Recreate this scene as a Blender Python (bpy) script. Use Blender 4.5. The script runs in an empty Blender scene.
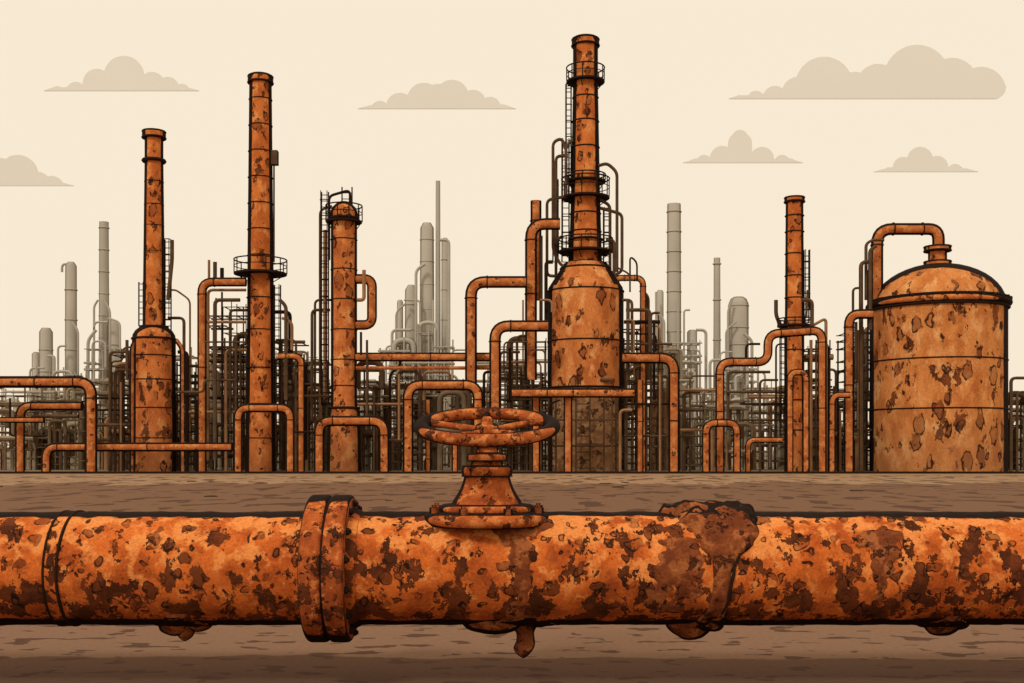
import bpy, math, random
from mathutils import Vector, noise, Matrix
random.seed(7)
F=1140.0; H=1.64; HY=450.0
sc=bpy.context.scene
col=sc.collection
def X(px,D): return (px-512)*D/F
def Z(py,D):
    z=H+(HY-py)*D/F
    return max(z,0.0) if D>20 else z
def L(px,D): return px*D/F
def lin(c):
    o=[]
    for v in c:
        v/=255.0
        o.append(v/12.92 if v<=0.04045 else ((v+0.055)/1.055)**2.4)
    return (o[0],o[1],o[2],1)

# ---------------------------------------------------------------- materials
class NT:
    def __init__(s,name):
        s.m=bpy.data.materials.new(name); s.m.use_nodes=True
        s.t=s.m.node_tree; s.b=s.t.nodes['Principled BSDF']
        s.b.inputs['Roughness'].default_value=0.9
        s.b.inputs['Specular IOR Level'].default_value=0.1
    def n(s,typ,**k):
        n=s.t.nodes.new(typ)
        for a,v in k.items():
            if a.startswith('i_'):
                key=a[2:]; key=int(key) if key.isdigit() else key
                if isinstance(v,bpy.types.NodeSocket): s.t.links.new(v,n.inputs[key])
                else: n.inputs[key].default_value=v
            else: setattr(n,a,v)
        return n
    def math(s,op,a,b=0.0,clamp=False):
        n=s.n('ShaderNodeMath',operation=op,use_clamp=clamp,i_0=a,i_1=b); return n.outputs[0]
    def vmath(s,op,a,b):
        n=s.n('ShaderNodeVectorMath',operation=op); 
        for i,v in ((0,a),(1,b)):
            if isinstance(v,bpy.types.NodeSocket): s.t.links.new(v,n.inputs[i])
            else: n.inputs[i].default_value=v
        return n.outputs[0]
    def step(s,v,a,b,lo=0.0,hi=1.0):
        n=s.n('ShaderNodeMapRange',i_0=v,i_1=a,i_2=b,i_3=lo,i_4=hi); return n.outputs[0]
    def mix(s,f,a,b,mode='MIX'):
        n=s.n('ShaderNodeMix',data_type='RGBA',blend_type=mode)
        for key,v in ((0,f),(6,a),(7,b)):
            if isinstance(v,bpy.types.NodeSocket): s.t.links.new(v,n.inputs[key])
            else: n.inputs[key].default_value=v
        return n.outputs[2]
    def noise(s,vec,scale,detail=3,rough=.5,dist=0.0):
        return s.n('ShaderNodeTexNoise',i_Vector=vec,i_Scale=scale,i_Detail=detail,i_Roughness=rough,i_Distortion=dist)
INK=lin((30,16,9))
def rust(name,S,thr,light=(214,140,78),mid=(200,104,42),low=(160,76,30),patch=(104,52,26),pt=.56,vz=1.0,spot=.42,spotsc=2.2,spon=.35,inkw=.016,bump=0,grad=None,ink=INK,pscale=1.5,lt=.53,lsoft=.05,midp=.35,pvz=1.0,basefade=False):
    k=NT(name)
    g=k.n('ShaderNodeNewGeometry')
    v=k.vmath('MULTIPLY',g.outputs['Position'],(S,S,S*vz))
    A=k.noise(v,1.1,4,.6).outputs[0]
    sep=k.n('ShaderNodeSeparateXYZ',i_0=g.outputs['Position'])
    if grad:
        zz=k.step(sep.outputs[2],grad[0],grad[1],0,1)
    c=k.mix(k.step(A,.40,.58),lin(low),lin(mid))
    Q=k.noise(k.vmath('ADD',v,(3.1,37.7,14.2)),pscale*1.1,4,.66).outputs[0]
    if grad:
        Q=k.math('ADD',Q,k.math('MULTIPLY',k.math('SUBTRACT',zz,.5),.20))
    c=k.mix(k.step(Q,lt-.01,lt+lsoft),c,lin(light))
    c=k.mix(k.math('MULTIPLY',k.step(Q,.395,.415,1,0),midp),c,lin(patch))
    vp=k.vmath('MULTIPLY',k.vmath('ADD',v,(13.1,7.7,4.2)),(1,1,pvz))
    P=k.noise(vp,pscale,6,.68).outputs[0]
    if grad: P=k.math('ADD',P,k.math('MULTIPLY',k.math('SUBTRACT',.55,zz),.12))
    m=k.step(P,pt-.004,pt+.004)
    pc=k.mix(k.step(A,.44,.56),lin(tuple(x*.70 for x in patch)),lin(patch))
    c=k.mix(m,c,pc)
    line=k.math('MULTIPLY',k.step(k.math('ABSOLUTE',k.math('SUBTRACT',P,pt)),inkw*.4,inkw,1,0),k.step(Q,.44,.50,.4,1))
    dn=k.noise(v,3.0,1)
    vv=k.vmath('ADD',v,k.vmath('MULTIPLY',dn.outputs[1],(.5,.5,.5)))
    vo=k.n('ShaderNodeTexVoronoi',i_Vector=vv,i_Scale=spotsc)
    sp=k.n('ShaderNodeSeparateColor',i_0=vo.outputs['Color'])
    rad=k.step(sp.outputs[0],spon,1.0,spot*.3,spot)
    dd=k.math('SUBTRACT',vo.outputs['Distance'],rad)
    on=k.step(sp.outputs[0],spon,spon+.01)
    sm=k.math('MULTIPLY',k.step(dd,-.02,0,1,0),on)
    c=k.mix(k.math('MULTIPLY',sm,k.step(sp.outputs[1],0,1,.3,1)),c,lin(patch))
    sl=k.math('MULTIPLY',k.math('MULTIPLY',k.step(k.math('ABSOLUTE',dd),.03,.07,1,0),on),k.step(dn.outputs[0],.42,.5,.4,1))
    s1=k.noise(v,14,2,.7).outputs[0]
    c=k.mix(1.0,c,k.n('ShaderNodeCombineColor',i_0=k.step(s1,.3,.7,.80,1.16),i_1=k.step(s1,.3,.7,.78,1.18),i_2=k.step(s1,.3,.7,.74,1.22)).outputs[0],'MULTIPLY')
    if basefade:
        c=k.mix(k.step(k.math('ADD',sep.outputs[2],k.math('MULTIPLY',A,2.5)),1.0,6.5,.50,0),c,lin((124,88,58)))  # colour fades to dull brown towards the ground
    inkm=k.math('MAXIMUM',k.math('MULTIPLY',line,.9),k.math('MULTIPLY',sl,.92))
    lw=k.n('ShaderNodeLayerWeight'); lw.inputs[0].default_value=.5
    wob=k.step(A,.3,.7,-.02,.02)
    rim=k.step(k.math('ADD',lw.outputs['Facing'],wob),1-thr-.02,1-thr+.01)
    c=k.mix(k.math('MAXIMUM',inkm,rim),c,ink)
    k.t.links.new(c,k.b.inputs['Base Color'])
    if bump:
        hgt=k.math('SUBTRACT',k.math('MULTIPLY',s1,.4),m)
        bp=k.n('ShaderNodeBump',i_Strength=bump,i_Distance=.03/S*2,i_Height=hgt)
        k.t.links.new(bp.outputs[0],k.b.inputs['Normal'])
    return k.m
def plain(name,c,var=.25,S=1.0,thr=0.0,ink=INK):
    k=NT(name)
    g=k.n('ShaderNodeNewGeometry')
    n=k.noise(g.outputs['Position'],S,2,.6).outputs[0]
    f=k.step(n,.3,.7,1-var,1+var)
    cc=k.mix(1.0,lin(c),k.n('ShaderNodeCombineColor',i_0=f,i_1=f,i_2=f).outputs[0],'MULTIPLY')
    if thr>0:
        lw=k.n('ShaderNodeLayerWeight'); lw.inputs[0].default_value=.5
        cc=k.mix(k.step(lw.outputs['Facing'],1-thr-.05,1-thr+.02),cc,ink)
    k.t.links.new(cc,k.b.inputs['Base Color'])
    return k.m

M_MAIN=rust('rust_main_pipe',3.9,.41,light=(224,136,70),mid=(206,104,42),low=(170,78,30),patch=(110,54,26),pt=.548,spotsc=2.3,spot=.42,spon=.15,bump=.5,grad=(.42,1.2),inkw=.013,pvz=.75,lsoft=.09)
M_CRUST=rust('rust_crust',5,.5,light=(156,90,48),mid=(134,70,36),low=(110,54,28),patch=(86,44,24),pt=.58,spotsc=2.0,bump=.4)
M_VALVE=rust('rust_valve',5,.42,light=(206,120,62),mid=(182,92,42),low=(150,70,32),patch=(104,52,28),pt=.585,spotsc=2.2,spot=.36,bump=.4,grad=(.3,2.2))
M_WHEEL=rust('rust_wheel',6,.40,light=(202,120,64),mid=(178,92,44),low=(146,72,34),patch=(104,54,30),pt=.585,spotsc=2.2,spot=.36,spon=.3,bump=.2)
M_FLANGE=rust('rust_flange',4,.03,light=(176,94,46),mid=(152,74,34),low=(130,60,30),patch=(100,50,28),pt=.62,spotsc=2.4,spot=.3,bump=.3)
K=dict(midp=.2,lsoft=.12,basefade=True)
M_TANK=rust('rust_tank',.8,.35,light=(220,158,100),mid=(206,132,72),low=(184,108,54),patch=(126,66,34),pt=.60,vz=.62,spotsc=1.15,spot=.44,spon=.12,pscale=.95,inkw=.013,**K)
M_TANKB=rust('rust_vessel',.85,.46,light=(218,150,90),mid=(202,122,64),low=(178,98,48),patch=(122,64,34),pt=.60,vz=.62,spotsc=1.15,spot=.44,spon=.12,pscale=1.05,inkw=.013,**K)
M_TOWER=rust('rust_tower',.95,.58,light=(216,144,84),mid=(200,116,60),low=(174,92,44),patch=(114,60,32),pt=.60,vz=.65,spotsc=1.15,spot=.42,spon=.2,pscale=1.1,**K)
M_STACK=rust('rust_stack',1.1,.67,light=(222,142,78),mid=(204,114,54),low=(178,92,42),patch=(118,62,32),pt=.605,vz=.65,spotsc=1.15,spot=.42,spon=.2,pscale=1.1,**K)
M_PIPE=rust('rust_pipe',1.2,.75,light=(204,132,76),mid=(190,110,58),low=(168,92,48),patch=(112,62,36),pt=.64,spotsc=1.3,spot=.25,inkw=.008,midp=.2)
M_INK=plain('dark_steel',(42,27,18),.2)
M_DARK=plain('brown_steel',(88,66,47),.3,thr=.4)
M_RKP=plain('muted_rusty_pipe',(150,110,76),.25,.6,thr=.62,ink=lin((50,32,20)))
M_RKA=plain('brown_rack_steel',(118,98,74),.3,.5,thr=.55,ink=lin((62,46,32)))
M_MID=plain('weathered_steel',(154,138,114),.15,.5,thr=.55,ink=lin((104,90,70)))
M_HAZE=plain('haze_tinted_steel',(174,163,144),.1,.3,thr=.5,ink=lin((140,129,111)))  # distance haze greyed into the base colour
M_FAR=plain('far_haze_tinted_steel',(174,165,150),.08,.2,thr=.55,ink=lin((132,123,108)))  # paler still: far haze is painted into this steel's colour
M_CLOUD=plain('cloud_vapour',(226,221,211),.012,.02)
M_SKIRT=rust('tower_skirt_steel',.9,.40,light=(158,120,82),mid=(142,102,68),low=(124,86,56),patch=(90,58,38),pt=.60,spotsc=1.2,spot=.36)

# ---------------------------------------------------------------- mesh builder
class MB:
    def __init__(s): s.v=[]; s.f=[]
    def tube(s,pts,r,n=8,closed=False,cap=True):
        pts=[Vector(p) for p in pts]; b=len(s.v); N=len(pts)
        up=None
        for i,p in enumerate(pts):
            if closed: t=(pts[(i+1)%N]-pts[i-1])
            else: t=(pts[min(i+1,N-1)]-pts[max(i-1,0)])
            t.normalize()
            if up is None:
                a=Vector((0,1,0)) if abs(t.y)<.9 else Vector((0,0,1))
            else: a=up
            u=(a-t*a.dot(t)).normalized(); up=u; w=t.cross(u)
            for j in range(n):
                q=2*math.pi*j/n
                s.v.append(p+u*(math.cos(q)*r)+w*(math.sin(q)*r))
        for i in range(N if closed else N-1):
            i2=(i+1)%N
            for j in range(n):
                s.f.append((b+i*n+j,b+i*n+(j+1)%n,b+i2*n+(j+1)%n,b+i2*n+j))
        if cap and not closed:
            s.f.append(tuple(b+j for j in range(n))[::-1]); s.f.append(tuple(b+(N-1)*n+j for j in range(n)))
    def lathe(s,prof,c,n=32,sy=1.0,closed=False,mat=None):
        b=len(s.v); N=len(prof)
        for (r,z) in prof:
            for j in range(n):
                q=2*math.pi*j/n
                p=Vector((r*math.cos(q),r*math.sin(q)*sy,z))
                if mat is not None: p=mat@p
                s.v.append(p+Vector(c))
        for i in range(N if closed else N-1):
            i2=(i+1)%N
            for j in range(n):
                s.f.append((b+i*n+j,b+i*n+(j+1)%n,b+i2*n+(j+1)%n,b+i2*n+j))
        if not closed:
            s.f.append(tuple(b+j for j in range(n))[::-1]); s.f.append(tuple(b+(N-1)*n+j for j in range(n)))
    def ring(s,R,z,r,c,n=32,m=6,mat=None,sy=1.0):
        s.lathe([(R+r*math.cos(2*math.pi*k/m),z+r*math.sin(2*math.pi*k/m)) for k in range(m)],c,n,closed=True,mat=mat,sy=sy)
    def box(s,x0,x1,y0,y1,z0,z1):
        b=len(s.v)
        s.v+= [Vector(p) for p in ((x0,y0,z0),(x1,y0,z0),(x1,y1,z0),(x0,y1,z0),(x0,y0,z1),(x1,y0,z1),(x1,y1,z1),(x0,y1,z1))]
        for f in ((3,2,1,0),(4,5,6,7),(0,1,5,4),(1,2,6,5),(2,3,7,6),(3,0,4,7)): s.f.append(tuple(b+i for i in f))
    def obj(s,name,mat,parent=None,origin=None,smooth=True,ang=40):
        if parent is not None: o=Vector(parent.location)
        else: o=Vector(origin) if origin is not None else Vector((0,0,0))
        me=bpy.data.meshes.new(name)
        me.from_pydata([tuple(v-o) for v in s.v],[],s.f); me.update()
        import bmesh
        bm=bmesh.new(); bm.from_mesh(me); bmesh.ops.recalc_face_normals(bm,faces=bm.faces); bm.to_mesh(me); bm.free()
        if smooth:
            me.shade_smooth(); me.set_sharp_from_angle(angle=math.radians(ang))
        me.materials.append(mat)
        ob=bpy.data.objects.new(name,me); col.objects.link(ob)
        if parent is not None: ob.parent=parent
        else: ob.location=o
        return ob
def empty(name,loc,label,cat,group=None):
    e=bpy.data.objects.new(name,None); e.location=loc; col.objects.link(e)
    e.empty_display_size=.5
    tag(e,label,cat,group); return e
def tag(o,label,cat,group=None):
    o["label"]=label; o["category"]=cat
    if group: o["group"]=group
def fillet(pts,R,k=5):
    pts=[Vector(p) for p in pts]; out=[pts[0]]
    for i in range(1,len(pts)-1):
        a=pts[i-1]-pts[i]; b=pts[i+1]-pts[i]
        r=min(R,a.length*.49,b.length*.49)
        p0=pts[i]+a.normalized()*r; p2=pts[i]+b.normalized()*r
        for j in range(k+1):
            t=j/k; out.append(p0*(1-t)**2+pts[i]*(2*t*(1-t))+p2*t*t)
    out.append(pts[-1]); return out

def pipe(pts,D,rp,label,mat=None,name='process_pipe',fl=True,group=None,parent=None,Rf=2.4,cat='pipe',flmat=None):
    mat=mat or M_PIPE
    w=[(X(a,D),D,Z(b,D)) for a,b in pts]; r=L(rp,D)
    m=MB(); m.tube(fillet(w,max(r*Rf,L(5,D)),6 if rp>2.5 else 4),r,16 if rp>2.5 else 6)
    org=(w[0][0],D,0)
    o=m.obj(name,mat,parent,org)
    if parent is None: tag(o,label,cat,group)
    if fl and rp>3 and parent is None:
        P=[Vector(p) for p in w]
        for i in range(len(P)-1):
            d=P[i+1]-P[i]
            if d.length<r*7: continue
            dn=d.normalized()
            for s in ([1] if i<len(P)-2 else []) + ([0] if i>0 else []) + ([2] if d.length>r*20 else []):
                q = P[i]+dn*(r*2.7) if s==0 else (P[i+1]-dn*(r*2.7) if s==1 else P[i]+dn*d.length*.55)
                f=MB(); f.tube([q-dn*r*.09,q+dn*r*.09],r*1.12,12)
                f.obj('collar',M_INK,o)
    return o

def platform(parent,cx,D,y,rin,rout,rail=13):
    c=(X(cx,D),D,0); z=Z(y,D); ri=L(rin,D); ro=L(rout,D); t=L(.9,D)
    m=MB(); m.lathe([(ri,z-t),(ro,z-t),(ro,z+t),(ri,z+t)],c,28,closed=True)
    for k in range(6):
        q=k*math.pi/3+.2
        m.tube([(c[0]+math.cos(q)*ro*.95,c[1]+math.sin(q)*ro*.95,z),(c[0]+math.cos(q)*ri*.9,c[1]+math.sin(q)*ri*.9,z-L(8,D))],L(.5,D),5)
    m.obj('platform',M_INK,parent)
    m=MB(); h=L(rail,D)
    m.ring(ro,z+h,L(.7,D),c,28); m.ring(ro,z+h*.55,L(.45,D),c,28)
    for k in range(10):
        q=k*math.pi/5+.1; x=c[0]+math.cos(q)*ro; yy=c[1]+math.sin(q)*ro
        m.tube([(x,yy,z),(x,yy,z+h)],L(.6,D),5)
    m.obj('railing',M_INK,parent)
def ladder(parent,cx,D,yt,yb,w=3.5,cage=True,side=1,dy=0):
    m=MB(); x=X(cx,D); zt=Z(yt,D); zb=Z(yb,D); hw=L(w,D); y=D+dy
    for s in (-1,1): m.tube([(x+s*hw,y,zb),(x+s*hw,y,zt)],L(.75,D),5)
    z=zb
    while z<zt:
        m.tube([(x-hw,y,z),(x+hw,y,z)],L(.45,D),4); z+=L(6,D)
    if cage:
        z=zb+L(12,D); 
        while z<zt:
            m.tube(fillet([(x-hw,y,z),(x-hw*1.3,y-hw*2.2,z),(x+hw*1.3,y-hw*2.2,z),(x+hw,y,z)],hw),L(.5,D),4); z+=L(16,D)
        for s in (-.9,.9): m.tube([(x+s*hw,y-hw*2,zb+L(12,D)),(x+s*hw,y-hw*2,zt)],L(.45,D),4)
    m.obj('ladder',M_INK,parent)
def shaft(parent,cx,D,prof,mat,name='shaft',n=40,ang=50):
    m=MB(); m.lathe([(L(r,D),Z(y,D)) for y,r in prof],(X(cx,D),D,0),n)
    return m.obj(name,mat,parent,ang=ang)
def hoops(parent,cx,D,lst,mat=None,t=.58,name='hoop'):
    for y,r in lst:
        m=MB(); m.ring(L(r-.15,D),Z(y,D),L(t,D),(X(cx,D),D,0),36)
        m.obj(name,mat or M_INK,parent)
def thing(name,cx,D,label,cat,group=None): return empty(name,(X(cx,D),D,0),label,cat,group)

# ---------------------------------------------------------------- setting: ground
def ground():
    k=NT('packed_earth'); g=k.n('ShaderNodeNewGeometry'); pos=g.outputs['Position']
    sep=k.n('ShaderNodeSeparateXYZ',i_0=pos); y=sep.outputs[1]
    wob=k.noise(pos,.5,3,.6).outputs[0]
    wy=k.math('ADD',y,k.math('MULTIPLY',k.math('SUBTRACT',wob,.5),1.0))
    wobF=k.noise(k.vmath('MULTIPLY',pos,(.35,.08,1)),1,4,.6).outputs[0]
    wyf=k.math('ADD',y,k.math('MULTIPLY',k.math('SUBTRACT',wobF,.5),30))
    near=lin((98,68,50)); nb=lin((128,96,74)); mid=lin((116,83,60)); far=lin((152,120,90)); back=lin((128,111,91))
    c=k.mix(k.step(wy,8.95,9.0),near,nb)
    c=k.mix(k.step(wy,14,20),c,mid)
    c=k.mix(k.step(wyf,56,57),c,far)
    c=k.mix(k.step(y,84,86),c,back)
    dn=k.noise(k.vmath('MULTIPLY',pos,(3.0,5.4,1)),1,2,.5).outputs[0]
    m1=k.math('MULTIPLY',k.step(dn,.60,.612),k.step(y,14,16,1,0))
    df=k.noise(k.vmath('MULTIPLY',pos,(1.0,.42,1)),1,2,.5).outputs[0]
    m2=k.math('MULTIPLY',k.step(df,.57,.58),k.step(y,14,16,0,1))
    m2=k.math('MULTIPLY',m2,k.step(y,74,78,1,0))
    mm=k.math('MAXIMUM',m1,m2)
    c=k.mix(k.math('MULTIPLY',mm,.9),c,lin((78,52,37)))
    gr=k.noise(pos,20,3,.7).outputs[0]; f=k.step(gr,.3,.7,.88,1.12)
    c=k.mix(1.0,c,k.n('ShaderNodeCombineColor',i_0=f,i_1=f,i_2=f).outputs[0],'MULTIPLY')
    k.t.links.new(c,k.b.inputs['Base Color'])
    bp=k.n('ShaderNodeBump',i_Strength=.08,i_Distance=.01,i_Height=gr); k.t.links.new(bp.outputs[0],k.b.inputs['Normal'])
    m=MB(); m.v=[Vector(p) for p in ((-3000,-60,0),(3000,-60,0),(3000,4000,0),(-3000,4000,0))]; m.f=[(0,1,2,3)]
    o=m.obj('ground',k.m,smooth=False); o["kind"]="structure"
ground()
m=MB(); m.box(-160,160,79.0,79.4,-.05,.15); o=m.obj('kerb',M_INK,smooth=False); o["kind"]="structure"

for i in range(22):
    x=random.uniform(-30,30); y=random.uniform(34,74); s=random.uniform(.05,.12)
    m=MB(); m.lathe([(s*1.2,0),(s*2.4,s*.1),(s*2.2,s*.3),(s*1.2,s*.42),(s*.2,s*.45)],(0,0,0),9)
    for v in m.v:
        d=noise.noise(v*(1.5/s)+Vector((i*3.1,0,0)))*s*.35; v.x+=d*1.5; v.y+=d
    for v in m.v: v.x+=x; v.y+=y
    o=m.obj('stone',M_DARK,origin=(x,y,0)); tag(o,'small flat brown stone lying on the bare earth','stone','loose stones on the earth')

# ---------------------------------------------------------------- clouds
def cloud(base,circ,x0,x1,label,rend=0):
    D=700.0; N=260; top=[]
    for i in range(N+1):
        px=x0+(x1-x0)*i/N; u=i/N
        e=min(px-x0,x1-px)
        y=base-min(3.6,.3+.28*e)-1.4*min(1,e/20)*(math.sin(px*.21+base)>.1)
        for cx,cy,r in circ:
            if abs(px-cx)<r: y=min(y,cy-math.sqrt(r*r-(px-cx)**2))
        b=base
        if rend and px>x1-rend: b=base-rend*(1-math.sqrt(max(0,1-((px-x1+rend)/rend)**2)))
        top.append((px,min(y,b-.2),b))
    m=MB(); c=X((x0+x1)/2,D)
    for px,y,b in top:
        z=H+(HY-y)*D/F; zb=H+(HY-b)*D/F
        m.v+=[Vector((X(px,D),D-.4,zb)),Vector((X(px,D),D-.4,z)),Vector((X(px,D),D+.4,z)),Vector((X(px,D),D+.4,zb))]
    for i in range(N):
        a=i*4
        for j in range(4):
            m.f.append((a+j,a+(j+1)%4,a+4+(j+1)%4,a+4+j))
    m.f.append((0,1,2,3)); m.f.append(tuple(N*4+j for j in (3,2,1,0)))
    o=m.obj('cloud',M_CLOUD,origin=(c,D,H+(HY-base)*D/F),smooth=False); tag(o,label,'cloud','pale clouds in the sky')
cloud(91,[(97,83,14),(124,76,20),(152,85,13),(76,92,10),(168,88,11),(182,92,8)],44,199,'flat-bottomed beige cloud with one rounded hump')
cloud(186,[(18,175,20),(-8,180,18),(38,185,13),(52,188,12),(0,174,16)],-45,74,'long low beige cloud with a broad hump')
cloud(109,[(452,97,17),(424,100,17),(473,103,13),(400,107,14),(490,108,11),(380,110,9),(438,100,16)],358,516,'wide low beige cloud with twin humps')
cloud(99,[(824,86,29),(798,93,16),(917,78,33),(878,86,22),(952,84,26),(981,92,25),(855,90,18),(775,98,12),(756,100,9)],729,1006,'large beige cloud with several tall rounded humps',12)
cloud(163,[(740,144,12),(740,138,8),(722,158,12),(762,159,12),(704,163,8),(782,163,8)],683,803,'small beige cloud with a pointed hump')
cloud(172,[(920,160,13),(903,167,10),(937,167,11),(955,172,8)],874,978,'small low beige cloud with a soft hump')

# ---------------------------------------------------------------- towers
D=87; cx=154
T=thing('chimney_stack',cx,D,'slim rusty chimney rising from a wide cylindrical vessel','chimney')
shaft(T,cx,D,[(472,21.5),(340,21),(335,20.4),(331,18),(328,14.5),(326,11.5)],M_TOWER,'vessel',ang=50)
shaft(T,cx,D,[(328,11),(160,9),(138,9)],M_STACK)
hoops(T,cx,D,[(y,21.5) for y in (356,380,408,438)]+[(y,10.2-(.008*(300-y))) for y in (302,278,252,226,205,182)])
hoops(T,cx,D,[(161,10.5)],t=1.8,name='collar')
hoops(T,cx,D,[(339,21.3),(327,13.5)],t=1.1,name='collar')
shaft(T,cx,D,[(139,9.5),(138,11.5),(132,11.5),(131,9)],M_STACK,'cap'); hoops(T,cx,D,[(138,11.4),(132,11.2)],t=1.0,name='rim')
ladder(T,cx+14,D,240,332,3); ladder(T,cx-13,D,282,326,2.2,False)
D=87; cx=260.5
T=thing('chimney_stack',cx,D,'tall rusty chimney with a round service platform halfway up','chimney')
shaft(T,cx,D,[(472,15),(300,13),(262,12.8),(82,11)],M_STACK)
hoops(T,cx,D,[(y,11.2+.011*(y-82)) for y in range(100,262,26)]+[(y,13.6) for y in (298,330)]+[(y,14.7) for y in (368,404,438)])
shaft(T,cx,D,[(83,11),(82,12.6),(77,12.6),(75,10.5)],M_STACK,'cap'); hoops(T,cx,D,[(83,12.4),(77,12.2)],t=1.0,name='rim')
platform(T,cx,D,274,13,26,14)
ladder(T,cx+17,D,285,420,3)
m=MB(); m.box(X(271,D),X(278,D),D-.3,D+.3,Z(165,D),Z(151,D)); m.tube([(X(274,D),D,Z(165,D)),(X(274,D),D,Z(262,D))],L(.9,D),6); m.obj('junction_box',M_DARK,T,smooth=False)
D=87; cx=344
T=thing('distillation_column',cx,D,'slender rusty column with railed domed top and side loop pipe','column')
shaft(T,cx,D,[(472,17),(412,16),(405,13),(222,13),(214,14),(208,12),(204,8),(202,5)],M_TOWER,'column_body')
hoops(T,cx,D,[(y,13.2) for y in (240,270,300,330,360,386)]); hoops(T,cx,D,[(219,14.4),(408,15)],t=1.4,name='collar')
platform(T,cx,D,222,13,18,16)
ladder(T,cx-19,D,192,405,3.5)
ladder(T,cx+3,D,187,205,5,False)
pipe([(355,279),(372,279),(372,325),(355,325)],D,5,'',parent=T,name='loop_pipe',Rf=2.2)
pipe([(329,260),(329,196),(350,190),(350,204)],D,1.4,'',M_INK,parent=T,name='vent_pipe')
D=88; cx=585.5
T=thing('refinery_tower',cx,D,'tallest rusty tower, bottle-shaped vessel topped by long chimney','tower')
shaft(T,cx,D,[(388,38),(293,38),(288,37),(269,25),(264,22),(262,16)],M_TANKB,'vessel',48,ang=14)
shaft(T,cx,D,[(472,36),(389,36),(388.5,34)],M_SKIRT,'skirt',48)
shaft(T,cx,D,[(264,16.5),(190,14.5),(86,12.5),(46,12.5)],M_STACK)
shaft(T,cx,D,[(47,12.5),(46,13.8),(40,13.8),(38,12)],M_STACK,'cap'); hoops(T,cx,D,[(46,13.6),(40,13.4)],t=1.1,name='rim')
hoops(T,cx,D,[(y,12.8+.022*max(0,y-100)) for y in (98,122,148,214,232)]+[(y,38.2) for y in (292,342,388)],t=.8)
hoops(T,cx,D,[(240,16.8),(264,20),(269,25.2)],t=1.1,name='collar')
platform(T,cx,D,82,12.5,19,14); platform(T,cx,D,198,15,24,19); platform(T,cx,D,182,15,20,7); platform(T,cx,D,252,17,27,13)
ladder(T,cx-20,D,140,262,3.5); ladder(T,cx-17,D,84,182,2.6); ladder(T,cx+21,D,208,262,3); ladder(T,cx-30,D,180,262,2.6)
for pts in ([(598,166),(607,163),(617,172),(617,272)],[(600,200),(610,205),(610,272)],[(566,268),(560,264),(553,250),(553,142),(562,138),(566,150)],[(573,140),(566,146),(566,196)],
            [(556,282),(556,156),(568,156)],[(560,276),(547,276),(547,200),(568,196)],[(612,276),(622,272),(622,214),(600,208)],[(606,240),(614,240),(614,288)],[(563,236),(556,240),(556,284)]):
    pipe(pts,D-.6,1.7,'',M_DARK,parent=T,name='riser_pipe')
m=MB()
for a in (556,576,590,604,616): m.tube([(X(a,84.6),84.6,0),(X(a,84.6),84.6,Z(398,84.6))],.06,5)
for b in range(404,470,8): m.tube([(X(576,84.6),84.6,Z(b,84.6)),(X(590 if b%3 else 604,84.6),84.6,Z(b,84.6))],.045,5)
for b in (420,446): m.tube([(X(552,84.5),84.5,Z(b,84.6)),(X(622,84.5),84.5,Z(b,84.6))],.07,5)
m.obj('access_frame',M_DARK,T)
D=87; cx=794.5
T=thing('chimney_stack',cx,D,'thin rusty chimney with small platform standing among pipes','chimney')
shaft(T,cx,D,[(472,10),(330,9.5),(202,8.6)],M_STACK); shaft(T,cx,D,[(203,8.6),(202,10),(198,10),(197,8.5)],M_STACK,'cap'); hoops(T,cx,D,[(202,9.9),(198,9.7)],t=1.0,name='rim')
hoops(T,cx,D,[(y,9.2+.005*(y-200)) for y in (216,232,254,276,298,350,375,400,430)])
platform(T,cx,D,326,9.5,17,7); ladder(T,cx+12,D,250,322,2.4); ladder(T,cx-12,D,330,440,2.4)
D=88; cx=937.5
T=thing('storage_tank',cx,D,'large rusty domed storage tank with riveted hoops','tank')
prof=[(474,65),(308,65)]; dome=[(308-44*math.sin(a),65*math.cos(a)) for a in [i*math.pi/2/12 for i in range(0,12)]]
shaft(T,cx,D,prof,M_TANK,'tank_wall',64)
m=MB(); m.lathe([(L(r*.985,D),Z(y,D)) for y,r in dome],(X(cx,D),D,0),64); m.obj('dome_roof',M_TANK,T,ang=60)
hoops(T,cx,D,[(310,66.2)],t=1.5,name='rim'); hoops(T,cx,D,[(301,65.8)],t=1.2,name='rim')
m=MB(); m.ring(L(66.0,D),Z(305.5,D),L(3.2,D),(X(cx,D),D,0),64,m=10); m.obj('roof_flange',M_TOWER,T)
hoops(T,cx,D,[(362,65.2),(410,65.2)],t=.8)
for k in range(16):
    q=math.pi*(1+ (k+.5)/16); m=MB(); r=L(67.5,D)
    m.lathe([(.13,-.1),(.13,.1),(.06,.16)],(X(cx,D)+r*math.cos(q),D+r*math.sin(q),Z(305.5,D)+.25),8); m.obj('rivet',M_INK,T)
shaft(T,cx,D,[(268,14),(262,13),(261,9),(252,9),(251,13),(247,13),(246,9)],M_TOWER,'nozzle'); hoops(T,cx,D,[(262,13),(251,13),(247,13)],t=.9,name='nozzle_ring')
pipe([(938.5,250),(938.5,229),(877,229),(877,300)],88,6,'thick rusty pipe arching over to the tank roof nozzle',Rf=2.6)
pipe([(849,472),(849,314),(872,314)],85,5,'upright rusty pipe bending into the storage tank')
pipe([(861,472),(861,262),(872,262)],86,2.2,'thin dark riser beside the storage tank',M_DARK)
pipe([(866,300),(866,244),(872,240),(884,240)],86.5,1.6,'thin dark riser beside the storage tank',M_DARK)
pipe([(1011,472),(1011,378),(1040,378)],86,1.7,'thin dark pipe rising beside the storage tank',M_DARK)
pipe([(1017,472),(1017,392),(1040,392)],86.6,1.3,'thin dark pipe rising beside the storage tank',M_DARK)

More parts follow.
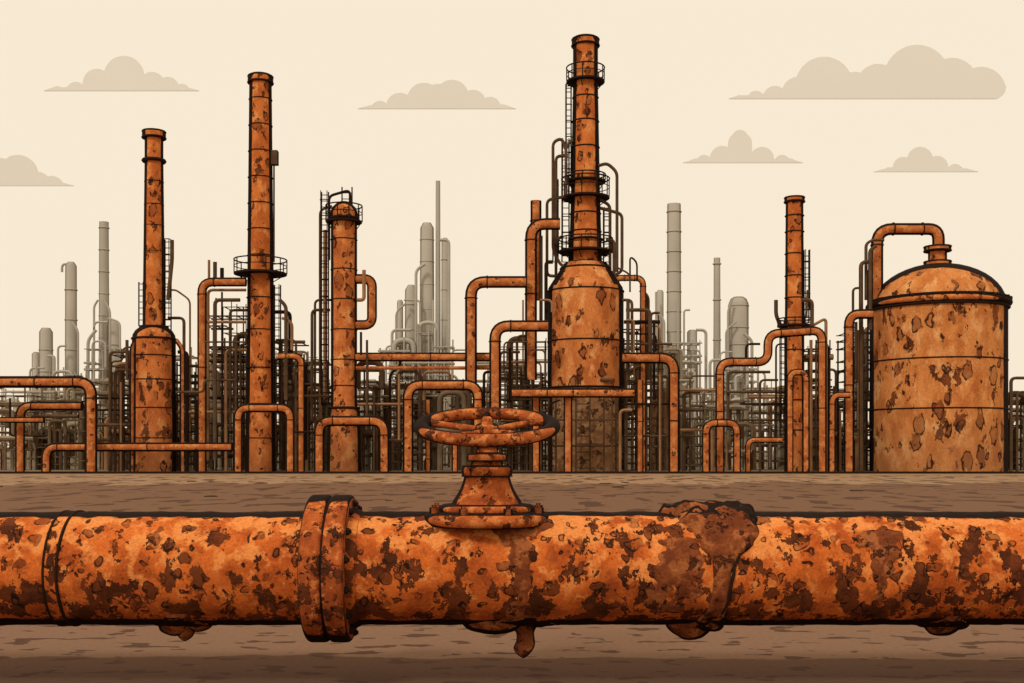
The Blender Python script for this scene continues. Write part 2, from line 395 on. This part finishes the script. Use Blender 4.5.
# ---------------------------------------------------------------- large pipes
PL=[
([(-30,382),(91,382),(91,472)],81.5,6,'thick rusty pipe turning down to the ground'),
([(20,472),(20,406),(82,406)],84,4.6,'rusty pipe bending over behind a thicker pipe'),
([(46,472),(46,447),(232,447)],82.5,4.6,'long low rusty pipe running to the tall chimney'),
([(202,472),(202,282),(246,282)],85.5,4.6,'tall rusty pipe turning across to the chimney'),
([(238,472),(238,408),(290,408),(290,472)],81,4.4,'rusty pipe arch in front of the tall chimney'),
([(301,472),(301,356),(278,356)],85,3.6,'rusty pipe elbow beside the tall chimney'),
([(319,472),(319,421),(384,421),(384,472)],82,5.2,'low rusty inverted-U pipe at the column foot'),
([(408,472),(408,385),(478,385),(478,430)],82.5,5.4,'rusty pipe arch beside the valve wheel'),
([(356,357),(492,357)],86,4.5,'straight rusty header pipe across the plant'),
([(356,368),(492,368)],86.2,2,'thin straight pipe under the header'),
([(471,384),(471,282),(526,282)],85,6,'thick rusty pipe stepping up towards the tower'),
([(495,415),(495,326),(548,326)],84,5.8,'thick rusty pipe elbow entering the tower vessel'),
([(531,380),(531,224),(560,224)],86,6,'tall rusty pipe turning into the tower shoulder'),
([(536,300),(536,206),(536,201)],88,5.5,'short capped rusty standpipe by the tower'),
([(622,358),(674,358),(674,472)],84,5.6,'thick rusty pipe leaving the tower vessel'),
([(616,288),(616,278),(643,278),(643,472)],87.5,3.2,'slim rusty pipe looping off the tower shoulder'),
([(512,393),(560,393),(634,393)],81.2,4.8,'rusty header pipe crossing before the tower'),
([(568,393),(568,472)],81.8,4.4,'rusty downpipe under the header'),
([(536,472),(536,398)],82.2,4.2,'rusty upright pipe beside the tower'),
([(720,472),(720,362),(768,362),(768,334),(822,330),(822,472)],83.5,4.6,'long stepped rusty pipe around the thin chimney'),
([(706,472),(706,423),(737,423),(737,472)],81.5,4.0,'small rusty inverted-U pipe at ground level'),
([(748,472),(748,440),(782,440)],83,3,'small rusty elbow pipe at ground level'),
([(832,472),(832,395),(850,395)],84,3.4,'rusty pipe elbow near the storage tank'),
([(790,472),(790,372),(806,372),(806,472)],82.5,3.4,'narrow rusty pipe arch before the thin chimney'),
([(640,472),(640,380)],85,3.4,'rusty upright pipe beside the tower'),
([(428,472),(428,400)],84.5,2.6,'thin rusty upright pipe in the plant'),
([(455,472),(455,440),(500,440)],83.8,3,'low rusty elbow pipe near the valve'),
([(132,472),(132,345),(140,338)],86,2.4,'thin rusty downpipe beside the chimney vessel'),
([(176,340),(182,348),(182,472)],86,2.4,'thin rusty downpipe beside the chimney vessel'),
([(-20,420),(44,420)],83,3,'low rusty pipe running past the ground pipes'),
]
for p,D,r,l in PL: pipe(p,D,r,l)
THIN=[
[(115,472),(115,370),(130,370)],[(121,472),(121,382)],[(127,380),(127,340)],[(187,472),(187,352),(178,352)],
[(168,300),(172,260),(172,240)],[(208,460),(208,290),(246,290)],[(215,460),(215,300),(240,300)],[(222,430),(222,292)],[(230,430),(230,310),(247,310)],
[(209,282),(209,260)],[(215,282),(215,262)],[(222,282),(222,268)],
[(280,300),(286,306),(286,400)],[(292,350),(292,322),(282,318)],[(281,460),(281,340)],[(306,460),(306,366)],
[(312,420),(312,310),(330,310)],[(325,400),(325,230)],[(320,380),(320,210),(332,206)],[(361,355),(361,332)],[(367,420),(367,340)],
[(399,440),(399,374)],[(504,372),(504,342),(545,342)],[(510,400),(510,348)],[(517,400),(517,336),(528,336)],[(523,372),(523,300)],
[(541,320),(541,236)],[(546,320),(546,262),(553,262)],
[(628,380),(628,300)],[(634,380),(634,320),(626,320)],[(648,380),(648,296),(640,290)],[(654,400),(654,320)],
[(618,268),(630,274),(630,292)],[(660,472),(660,372)],[(668,470),(668,376),(652,376)],[(637,280),(637,262),(630,256),(630,276)],
[(684,472),(684,392),(700,392)],[(712,472),(712,430)],[(728,430),(728,372),(770,372)],[(776,440),(776,344),(786,344)],
[(783,330),(776,316),(776,300)],[(811,472),(811,340)],[(816,440),(816,345)],[(828,472),(828,346),(822,340)],[(806,318),(808,290)],
[(840,472),(840,410)],[(856,380),(856,322)],[(868,400),(868,270)],
[(110,472),(110,352),(128,352)],[(190,440),(190,300),(176,290),(170,290)],[(184,400),(184,318),(168,318)],[(196,472),(196,396),(184,396)],
[(236,472),(236,334),(248,334)],[(226,472),(226,350),(247,350)],[(276,340),(296,340),(296,472)],[(274,312),(290,312),(290,380)],
[(333,300),(315,300),(315,472)],[(357,300),(364,300),(364,270)],[(358,390),(374,390),(374,472)],[(390,472),(390,374),(400,366),(400,360)],
[(416,384),(416,368)],[(424,400),(424,372),(450,372),(450,384)],[(500,472),(500,352),(520,352)],[(484,420),(484,372),(492,372)],
[(545,380),(545,350),(530,350)],[(540,300),(552,300),(552,312)],[(626,310),(650,310),(650,352)],[(626,334),(656,334),(656,352)],[(622,300),(632,300),(632,352)],
[(660,352),(660,326),(642,326)],[(690,472),(690,376),(716,376)],[(746,360),(746,344),(760,344)],[(760,472),(760,380),(778,380)],
[(812,326),(826,318),(826,472)],[(802,300),(812,300),(812,326)],[(838,472),(838,372),(846,372)],[(853,314),(853,288),(862,288)],[(858,472),(858,330)],[(870,330),(870,250),(876,246)],
[(96,398),(132,398)],[(96,425),(133,425)],[(176,412),(236,412)],[(176,392),(204,392),(204,380),(236,380)],[(292,432),(318,432)],[(296,396),(330,396)],[(358,404),(406,404)],[(386,440),(406,440)],
[(624,404),(672,404)],[(624,436),(704,436)],[(680,390),(720,390)],[(680,410),(702,410)],[(740,404),(788,404)],[(726,392),(788,392)],[(806,396),(846,396)],[(826,430),(872,430)],[(10,398),(10,436),(46,436)],[(0,440),(18,440)],[(504,420),(560,420)],[(600,380),(612,380)],
[(549,472),(549,404),(560,400)],[(612,472),(612,402)],[(620,472),(620,410),(632,410)],[(626,472),(626,372),(640,366)],
[(182,432),(200,432)],[(182,366),(200,366)],[(204,322),(246,322)],[(204,342),(246,342)],[(274,366),(300,366)],[(304,384),(330,384)],[(500,362),(548,362)],[(500,378),(530,378)],[(624,322),(660,322)],[(624,344),(672,344)],[(680,430),(704,430)],[(740,420),(786,420)],[(98,410),(132,410)],[(98,440),(110,440)]
]
for i,p in enumerate(THIN):
    pipe(p,random.uniform(84.5,89) if p[0][0] not in (549,612,620) else 84,random.choice((1.0,1.3,1.6,2.0)),'thin dark riser pipe among the rusty towers',(M_DARK,M_RKP,M_DARK,M_INK)[i%4],name='riser_pipe',group='thin riser pipes in the plant')

# ---------------------------------------------------------------- pipe racks
def rack(x0,x1,yt,D,mats,seed,label,grp,extra=5,dens=13,ybot=466):
    R=random.Random(seed)
    T=thing('pipe_rack',(x0+x1)/2,D,label,'pipe rack',grp)
    m=MB(); dz=2.2
    n=max(2,int((x1-x0)/dens))
    xs=[x0+(x1-x0)*(i+(R.uniform(-.3,.3) if 0<i<n else 0))/n for i in range(n+1)]
    for x in xs:
        for dy in (0,dz): m.tube([(X(x,D),D+dy,0),(X(x,D),D+dy,Z(yt+R.choice((-6,0,0,8,20,34)),D))],L(R.choice((.5,.8,1.0)),D),5)
    y=yt+3
    while y<ybot:
        i0=R.randint(0,max(0,n-2)); i1=R.randint(i0+1,n)
        if R.random()<.5: i0,i1=0,n
        for dy in (0,dz): m.tube([(X(xs[i0]-2,D),D+dy,Z(y,D)),(X(xs[i1]+2,D),D+dy,Z(y,D))],L(R.choice((.5,.8,1.2)),D),5)
        for x in xs[i0:i1+1]: m.tube([(X(x,D),D,Z(y,D)),(X(x,D),D+dz,Z(y,D))],L(.6,D),4)
        if R.random()<.3:
            hx=R.choice(xs[:-1]); 
            for yy in (y-3,): m.tube([(X(hx,D),D,Z(yy,D)),(X(hx+dens,D),D,Z(yy,D))],L(.4,D),4)
        y+=R.uniform(6,15)
    m.obj('steel_frame',mats[0],T)
    for i in range(extra):
        a=R.uniform(x0-2,x1-5); b=min(x1+6,a+R.uniform(8,26)); t=R.uniform(yt-8,450); r=R.choice((1.0,1.4,1.8,2.3,3.0)); d=D+R.uniform(-1.2,2.5)
        k=R.random()
        if k<.34: pts=[(a,475),(a,t),(b,t),(b,475)]
        elif k<.48: pts=[(a,475),(a,t),(b,t)]
        elif k<.70: pts=[(x0-3,t+8),(x1+3,t+8)]
        elif k<.88: pts=[(a,t+26),(a,t),(b,t),(b,t+26)]
        else: pts=[(a,475),(a,t+14),((a+b)/2,t+14),((a+b)/2,t),(b,t),(b,475)]
        pipe(pts,d,r,'',R.choice(mats),parent=T,name='pipe',fl=False,Rf=3.2)
def Hf(x):
    for a,b,h in ((100,130,378),(185,245,350),(245,310,355),(490,545,360),(600,665,352),(380,480,382),(760,835,384),(835,872,374)):
        if a<=x<b: return h
    return 392
for i,(a,b,y) in enumerate(((206,246,304),(276,302,340),(304,328,360),(500,546,344),(624,662,318),(808,830,346),(846,872,330),(112,133,352),(177,196,362),(356,376,366),(394,420,374))):
    rack(a,b,y,90,(M_DARK,M_RKA,M_DARK,M_RKP),50+i,'brown steel access frame laced with thin pipes','access frames hugging the towers',5,10)
x=-20; i=0
while x<1050:
    w=random.uniform(40,64)
    rack(x,x+w,Hf(x+w/2)+random.uniform(0,8),92+random.uniform(0,3),(M_RKA,M_RKA,M_DARK,M_RKP,M_MID),100+i,'brown steel pipe rack crowded with thin pipes','brown pipe racks in the plant',11,15)
    x+=w+3; i+=1
x=-40; i=0
while x<1060:
    w=random.uniform(44,70)
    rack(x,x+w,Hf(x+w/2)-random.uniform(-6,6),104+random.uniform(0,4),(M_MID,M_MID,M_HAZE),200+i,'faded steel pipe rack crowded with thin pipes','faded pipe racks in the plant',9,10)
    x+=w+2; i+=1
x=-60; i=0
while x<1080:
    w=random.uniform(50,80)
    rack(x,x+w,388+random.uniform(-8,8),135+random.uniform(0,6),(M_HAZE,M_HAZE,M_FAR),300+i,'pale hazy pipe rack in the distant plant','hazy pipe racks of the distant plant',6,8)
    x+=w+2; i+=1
# ---------------------------------------------------------------- distant hazy plant
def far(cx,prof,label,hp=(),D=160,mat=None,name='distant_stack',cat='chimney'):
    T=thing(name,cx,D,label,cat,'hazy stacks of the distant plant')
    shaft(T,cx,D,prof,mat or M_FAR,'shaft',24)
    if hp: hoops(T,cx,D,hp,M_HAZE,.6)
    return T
far(104,[(475,5.5),(222,4.5)],'slim pale chimney in haze',[(y,5) for y in range(228,400,22)])
far(71,[(475,6),(266,5.5),(262,3)],'pale column with hooked vent in haze',[(y,6) for y in (290,320,350)])
pipe([(62,272),(62,264),(71,264)],160,1.2,'thin hooked vent pipe on hazy column',M_FAR,name='vent_pipe')
far(46,[(475,7),(332,6.5),(328,4)],'short pale column in haze',[(y,6.8) for y in (350,372)])
far(114,[(475,6),(324,5.5),(320,3)],'short pale column in haze',[(y,5.8) for y in (345,372)])
far(36,[(475,4),(354,4),(352,2)],'short pale column in haze')
far(427,[(475,8),(228,6.8),(223,4)],'pale column with domed top in haze',[(y,7) for y in (240,262,285,310,335)])
far(438,[(475,3),(181,2.2)],'very thin pale chimney in haze')
far(445,[(475,4),(240,3.5),(238,2)],'thin pale pipe column in haze',[(y,3.7) for y in (260,290,320)])
far(411,[(475,7),(290,6),(285,3)],'pale column in haze',[(y,6.3) for y in (305,330,350)])
far(400,[(475,4),(302,3),(300,2)],'thin pale column in haze')
far(674,[(475,7.5),(205,6.8),(204,6.5)],'pale ringed chimney in haze',[(y,7.3) for y in range(212,395,20)])
far(717,[(475,4),(258,3.2)],'slim pale chimney in haze',[(y,4) for y in (264,300,340)])
far(738.5,[(475,10),(304,10),(299,8),(297,5)],'pale domed column with hoops in haze',[(y,10.2) for y in (306,328,345,362)])
far(692,[(475,5),(332,5),(330,3)],'short pale column in haze',[(y,5.2) for y in (350,370)])
far(660,[(475,4),(292,3.5),(290,2)],'thin pale column in haze')
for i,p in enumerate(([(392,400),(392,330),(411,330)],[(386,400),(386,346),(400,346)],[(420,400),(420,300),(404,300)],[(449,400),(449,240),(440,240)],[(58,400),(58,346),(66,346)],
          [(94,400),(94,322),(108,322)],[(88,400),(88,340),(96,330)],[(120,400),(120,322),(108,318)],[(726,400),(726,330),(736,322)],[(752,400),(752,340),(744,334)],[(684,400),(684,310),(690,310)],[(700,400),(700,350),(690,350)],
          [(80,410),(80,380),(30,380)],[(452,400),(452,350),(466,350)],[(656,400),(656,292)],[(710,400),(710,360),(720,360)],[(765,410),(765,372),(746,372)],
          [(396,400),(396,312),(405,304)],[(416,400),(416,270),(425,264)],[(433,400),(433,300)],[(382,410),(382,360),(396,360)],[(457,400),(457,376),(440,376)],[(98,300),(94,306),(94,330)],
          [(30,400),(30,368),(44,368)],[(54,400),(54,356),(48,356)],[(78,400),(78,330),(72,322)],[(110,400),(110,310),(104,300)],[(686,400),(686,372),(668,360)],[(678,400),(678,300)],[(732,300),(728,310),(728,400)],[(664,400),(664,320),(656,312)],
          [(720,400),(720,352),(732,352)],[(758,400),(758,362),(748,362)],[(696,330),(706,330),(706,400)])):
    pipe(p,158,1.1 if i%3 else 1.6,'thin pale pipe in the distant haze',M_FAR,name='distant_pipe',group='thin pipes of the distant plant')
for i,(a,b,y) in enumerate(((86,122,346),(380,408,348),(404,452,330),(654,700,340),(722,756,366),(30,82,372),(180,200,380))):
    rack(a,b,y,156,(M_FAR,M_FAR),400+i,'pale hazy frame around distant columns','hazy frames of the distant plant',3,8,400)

# ---------------------------------------------------------------- main pipeline with valve
PY=8.0; PZ=H-(568-450)*PY/F; PR=.395
pl=empty('pipeline',(0,PY,0),'heavily corroded orange pipeline with valve, flanges and rust drips','pipeline')
def pdisp(x,th): 
    v=Vector((x*3,math.cos(th)*1.3,math.sin(th)*1.3))
    return .006*noise.fractal(v*2,1,2,4)
m=MB(); NX=460; NT_=72; x0=-6.2; x1=6.2
for i in range(NX+1):
    x=x0+(x1-x0)*i/NX
    for j in range(NT_):
        th=2*math.pi*j/NT_; r=PR+pdisp(x,th)
        m.v.append(Vector((x,PY-r*math.cos(th),PZ+r*math.sin(th))))
for i in range(NX):
    for j in range(NT_):
        a=i*NT_+j; b=i*NT_+(j+1)%NT_
        m.f.append((a,b,b+NT_,a+NT_))
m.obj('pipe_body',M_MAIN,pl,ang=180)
def xdisc(prof,mat,name,n=72,parent=pl,ang=35):
    mm=MB(); R=Matrix.Rotation(math.radians(90),3,'Y')
    mm.lathe([(r,x) for r,x in prof],(0,PY,PZ),n,mat=R); return mm.obj(name,mat,parent,ang=ang)
def disc(xa,xb,r,name='flange',mat=None):
    b=.030
    arc=[(r-b+b*math.sin(a),xa+b-b*math.cos(a)) for a in [i*math.pi/2/5 for i in range(6)]]
    arc2=[(r-b+b*math.cos(a),xb-b+b*math.sin(a)) for a in [i*math.pi/2/5 for i in range(6)]]
    xdisc([(PR-.03,xa)]+arc+arc2+[(PR-.03,xb)],mat or M_VALVE,name,ang=60)
    xdisc([(PR-.02,xb),(r-b+.004,xb),(r-b+.004,xb+.003),(PR-.02,xb+.003)],M_FLANGE,'flange_face')
disc(-1.415,-1.268,.515); disc(-1.262,-1.115,.515)
xdisc([(PR,-1.275),(.492,-1.275),(.492,-1.255),(PR,-1.255)],M_INK,'gasket')
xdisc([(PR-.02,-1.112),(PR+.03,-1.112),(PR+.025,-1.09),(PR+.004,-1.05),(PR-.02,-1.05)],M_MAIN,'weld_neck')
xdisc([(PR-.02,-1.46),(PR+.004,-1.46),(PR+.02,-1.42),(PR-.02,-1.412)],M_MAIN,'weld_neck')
bm_=MB(); R=Matrix.Rotation(math.radians(90),3,'Y')
bm_.lathe([(.024,0),(.024,.022),(.014,.024),(.014,.034)],(0,0,0),6,mat=R)
b0=None
for k in range(14):
    q=2*math.pi*(k+.5)/14; loc=Vector((-1.112,PY-.452*math.cos(q),PZ+.452*math.sin(q)))-Vector(pl.location)
    if b0 is None:
        b0=MB(); b0.v=[v.copy() for v in bm_.v]; b0.f=bm_.f
        b0=b0.obj('bolt',M_INK,None,(0,0,0),smooth=False); b0.parent=pl; b0.location=loc
    else:
        c=b0.copy(); col.objects.link(c); c.parent=pl; c.location=loc
for k in range(5):
    q=math.pi*(k-2)/7.5; 
    m=MB(); c=Vector((-1.19,PY-.511*math.cos(q),PZ+.511*math.sin(q)))
    m.lathe([(.020,-.012),(.018,.005),(.008,.011)],(0,0,0),12,mat=Matrix.Rotation(math.pi/2-q,3,'X'))
    for v in m.v: v+=c
    m.obj('rivet',M_CRUST,pl)
for xx in (-3.13,-3.04): xdisc([(PR-.01,xx-.012),(PR+.011,xx-.006),(PR+.011,xx+.006),(PR-.01,xx+.012)],M_INK,'weld_ring')
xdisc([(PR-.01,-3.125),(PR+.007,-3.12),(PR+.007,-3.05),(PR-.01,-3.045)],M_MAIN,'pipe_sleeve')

def interp(t,tab):
    for (a,u),(b,v) in zip(tab,tab[1:]):
        if t<=b: 
            f=(t-a)/(b-a); f=f*f*(3-2*f); return u+(v-u)*f
    return tab[-1][1]
CXT=[(-110,694),(-80,698),(-60,706),(-35,710),(0,712),(15,714),(30,718),(45,718),(65,713),(90,706),(130,706)]
HWT=[(-110,22),(-80,24),(-62,14),(-20,8),(0,9),(13,12),(28,25),(45,34),(65,38),(90,46),(130,38)]
THT=[(-110,.05),(-80,.055),(-60,.030),(0,.025),(25,.05),(60,.075),(90,.085),(130,.05)]
def crust(name,CXT,HWT,THT,t0,t1,seed,mat=M_CRUST,rag=.30,lump=.34):
    m=MB(); NA=170; NB=80
    for i in range(NA+1):
        th=t0+(t1-t0)*i/NA
        cxp=interp(th,CXT); hw=interp(th,HWT); tk=interp(th,THT)
        endf=min(1,min(th-t0,t1-th)/8.0)
        for j in range(NB+1):
            u=-1.35+2.7*j/NB
            x=(cxp+u*hw-512)/142.5
            q=math.radians(th)
            nv=Vector((x*6+seed,math.cos(q)*2.4,math.sin(q)*2.4))
            e=1-abs(u)**3 + rag*noise.fractal(nv*1.7,1,2,3)
            t=tk*(min(max(e,0),1)**.4)*(1+lump*noise.fractal(nv*1.5+Vector((9,0,0)),1,2,3))*endf
            r=PR-.012+ (t if e>0 else -.004)
            m.v.append(Vector((x,PY-r*math.cos(q),PZ+r*math.sin(q))))
    for i in range(NA):
        for j in range(NB):
            a=i*(NB+1)+j; m.f.append((a,a+1,a+NB+2,a+NB+1))
    m.obj(name,mat,pl,ang=180)
crust('rust_crust',CXT,HWT,THT,-108,125,0)
m=MB(); pts=[]
for i in range(60):
    th=-100+130*i/59; q=math.radians(th); px=interp(th,[(-100,700),(-60,711),(-20,719),(0,722),(30,731)])+1.5*noise.noise(Vector((i*.25,0,0)))
    r=PR+.008; pts.append(((px-512)/142.5,PY-r*math.cos(q),PZ+r*math.sin(q)))
m.tube(pts,.011,6); m.obj('weld_seam',M_INK,pl)
def drip(px,py,wp,name='rust_drip',seed=0):
    zt=PZ-PR+.05; zb=H-(py-450)*PY/F; h=zt-zb; w=wp/142.5
    m=MB(); prof=[]
    for i in range(26):
        t=i/25; z=zt-h*t
        if h>.2: r=.058+(w-.05)*max(0,1-t*2.4)**1.5+ .018*math.exp(-((t-.72)/.16)**2); r*= math.sqrt(max(0,1-max(0,(t-.72)/.28)**2))
        else: r=w*math.sqrt(max(0,1-t*t))+.003
        prof.append((max(r,.004),z))
    m.lathe(prof,(0,0,0),24,sy=.8)
    for v in m.v:
        d=noise.fractal(Vector((v.x*8+seed,v.y*8,v.z*8)),1,2,2)
        v.x+=d*.022; v.y+=d*.01
        v.x+=(px-512)/142.5; v.y+=PY
    m.obj(name,M_CRUST,pl,ang=180)
drip(185,641,12,seed=1); drip(176,636,20,seed=7); drip(198,632,16,seed=8); drip(525,658,26,seed=2); drip(494,634,34,seed=3); drip(690,640,24,seed=4); drip(941,636,20,seed=5); drip(955,630,16,seed=12)
crust('rust_patch',[(-110,940),(60,940)],[(-110,26),(-70,22),(-52,8),(60,3)],[(-110,.045),(-60,.025),(60,.0)],-110,-48,5,rag=.5)
crust('rust_patch',[(-110,510),(-60,520),(60,515)],[(-110,55),(-75,40),(-50,16),(-20,8),(60,3)],[(-110,.035),(-60,.02),(60,.0)],-110,-25,11,rag=.5)
crust('rust_patch',[(-110,185),(60,195)],[(-110,36),(-70,28),(-50,12),(60,3)],[(-110,.035),(-60,.022),(60,.0)],-110,-42,21,rag=.5)
crust('rust_patch',[(-110,852),(60,870)],[(-110,3),(-20,5),(10,12),(30,30),(60,6)],[(-110,.0),(0,.018),(60,.018)],-34,52,31,rag=1.1)
crust('rust_patch',[(-60,520),(10,522),(90,508)],[(-60,6),(0,10),(30,18),(60,40),(90,50)],[(-60,.012),(30,.02),(90,.024)],-50,88,41,rag=.8)
crust('rust_patch',[(-60,660),(60,676)],[(-60,20),(0,30),(30,20),(60,10)],[(-60,.014),(30,.018),(90,.0)],-50,42,51,rag=1.1)

# valve
vx=(487-512)/142.5
V=bpy.data.objects.new('valve',None); V.location=(vx,0,PZ+PR); col.objects.link(V); V.parent=pl
def vobj(m,name,mat,**k):
    o=m.obj(name,mat,None,(vx,PY,PZ+PR),**k); o.parent=V; o.location=(0,0,0); return o
c=(vx,PY,0)
m=MB(); m.lathe([(.37,1.11),(.42,1.113),(.445,1.123),(.457,1.147),(.457,1.17),(.445,1.192),(.42,1.205),(.34,1.208)],c,56); vobj(m,'base_flange',M_VALVE,ang=70)
m=MB(); m.lathe([(.32,1.204),(.335,1.208),(.342,1.225),(.337,1.245),(.31,1.26),(.26,1.266)],c,56); vobj(m,'upper_flange',M_VALVE,ang=70)
m=MB(); m.ring(.336,1.208,.008,c,56); vobj(m,'flange_seam',M_INK)
m=MB(); m.lathe([(.25,1.26),(.236,1.29),(.213,1.325),(.19,1.365),(.172,1.41),(.16,1.455)],c,40); vobj(m,'bonnet',M_VALVE,ang=60)
m=MB(); m.lathe([(.13,1.452),(.17,1.456),(.18,1.475),(.18,1.51),(.168,1.528),(.112,1.535),(.108,1.56),(.138,1.563),(.146,1.58),(.143,1.605),(.13,1.615),(.078,1.625),(.073,1.66),(.09,1.665),(.092,1.695),(.078,1.705),(.045,1.71)],c,36); vobj(m,'packing_gland',M_VALVE)
m=MB()
for R_,z_ in ((.175,1.458),(.171,1.527),(.141,1.565),(.134,1.612),(.09,1.665),(.082,1.703)): m.ring(R_,z_,.006,c,36)
vobj(m,'gland_seam',M_INK)
m=MB(); m.lathe([(.042,1.70),(.042,1.86),(.028,1.875)],c,20); vobj(m,'stem',M_VALVE)
for k in range(8):
    q=2*math.pi*(k+.5)/8; m=MB()
    m.lathe([(.032,1.202),(.032,1.245),(.016,1.247),(.016,1.262)],(vx+.392*math.cos(q),PY+.392*math.sin(q),0),6); vobj(m,'bolt',M_CRUST,smooth=False)
W=bpy.data.objects.new('hand_wheel',None); W.location=(0,0,(1.808)-(PZ+PR)); col.objects.link(W); W.parent=V
RT=Matrix.Rotation(math.radians(13),3,'X')
def wobj(m,name,mat,**k):
    o=m.obj(name,mat,None,(0,0,0),**k); o.parent=W; o.location=(0,0,0); return o
m=MB(); RW=.463
m.lathe([(RW+.052*math.cos(a),.045*math.sin(a)) for a in [2*math.pi*k/24 for k in range(24)]],(0,0,0),96,closed=True,mat=RT)
wobj(m,'rim',M_WHEEL,ang=180)
for k in range(5):
    q=2*math.pi*k/5+.31; m=MB(); pts=[]
    for t in [i/12 for i in range(13)]:
        r=.05+(RW-.07)*t; a=q+.10*math.sin(t*3.14)
        pts.append(RT@Vector((r*math.cos(a),r*math.sin(a),-.03*(1-t)**1.5)))
    m.tube(pts,.025,12); wobj(m,'spoke',M_WHEEL,ang=180)
m=MB(); m.lathe([(.05,-.065),(.08,-.055),(.085,-.02),(.075,.01),(.045,.02),(.04,.04),(.02,.045)],(0,0,0),28,mat=RT); wobj(m,'hub',M_WHEEL)

for sx in (-5.2,5.2):
    T=empty('pipe_support',(sx,PY,0),'concrete saddle block carrying the pipeline','pipe support','pipe supports')
    m=MB(); m.box(sx-.2,sx+.2,PY-.35,PY+.35,-.02,.48); m.obj('block',M_MID,T,smooth=False)

# ---------------------------------------------------------------- light, sky
w=bpy.data.worlds.new('World'); sc.world=w; w.use_nodes=True; t=w.node_tree
bg=t.nodes['Background']; bg.inputs[1].default_value=.08
sk=t.nodes.new('ShaderNodeTexSky'); sk.sky_type='NISHITA'; sk.sun_disc=False
el=math.radians(44); rot=math.radians(212)
sk.sun_elevation=el; sk.sun_rotation=rot; sk.dust_density=6
t.links.new(sk.outputs[0],bg.inputs[0])
b2=t.nodes.new('ShaderNodeBackground'); b2.inputs[0].default_value=lin((251,236,212)); b2.inputs[1].default_value=1.0
mx=t.nodes.new('ShaderNodeMixShader'); mx.inputs[0].default_value=.97
t.links.new(bg.outputs[0],mx.inputs[1]); t.links.new(b2.outputs[0],mx.inputs[2]); t.links.new(mx.outputs[0],t.nodes['World Output'].inputs[0])
sd=bpy.data.lights.new('sun','SUN'); sd.energy=1.4; sd.angle=math.radians(10); sd.color=(1,.97,.92)
so=bpy.data.objects.new('sun',sd); col.objects.link(so)
d=Vector((math.sin(rot)*math.cos(el),math.cos(rot)*math.cos(el),math.sin(el)))
so.rotation_euler=d.to_track_quat('Z','Y').to_euler(); so.location=(0,0,60)
cam=bpy.data.cameras.new('camera'); co=bpy.data.objects.new('camera',cam); col.objects.link(co)
co.location=(0,0,H); co.rotation_euler=(math.radians(90),0,0)
cam.sensor_width=36; cam.lens=36*F/1024; cam.shift_y=(HY-341.5)/1024; cam.clip_end=6000; cam.clip_start=.1
sc.camera=co
sc.view_settings.view_transform='Standard'; sc.view_settings.look='None'; sc.view_settings.exposure=0
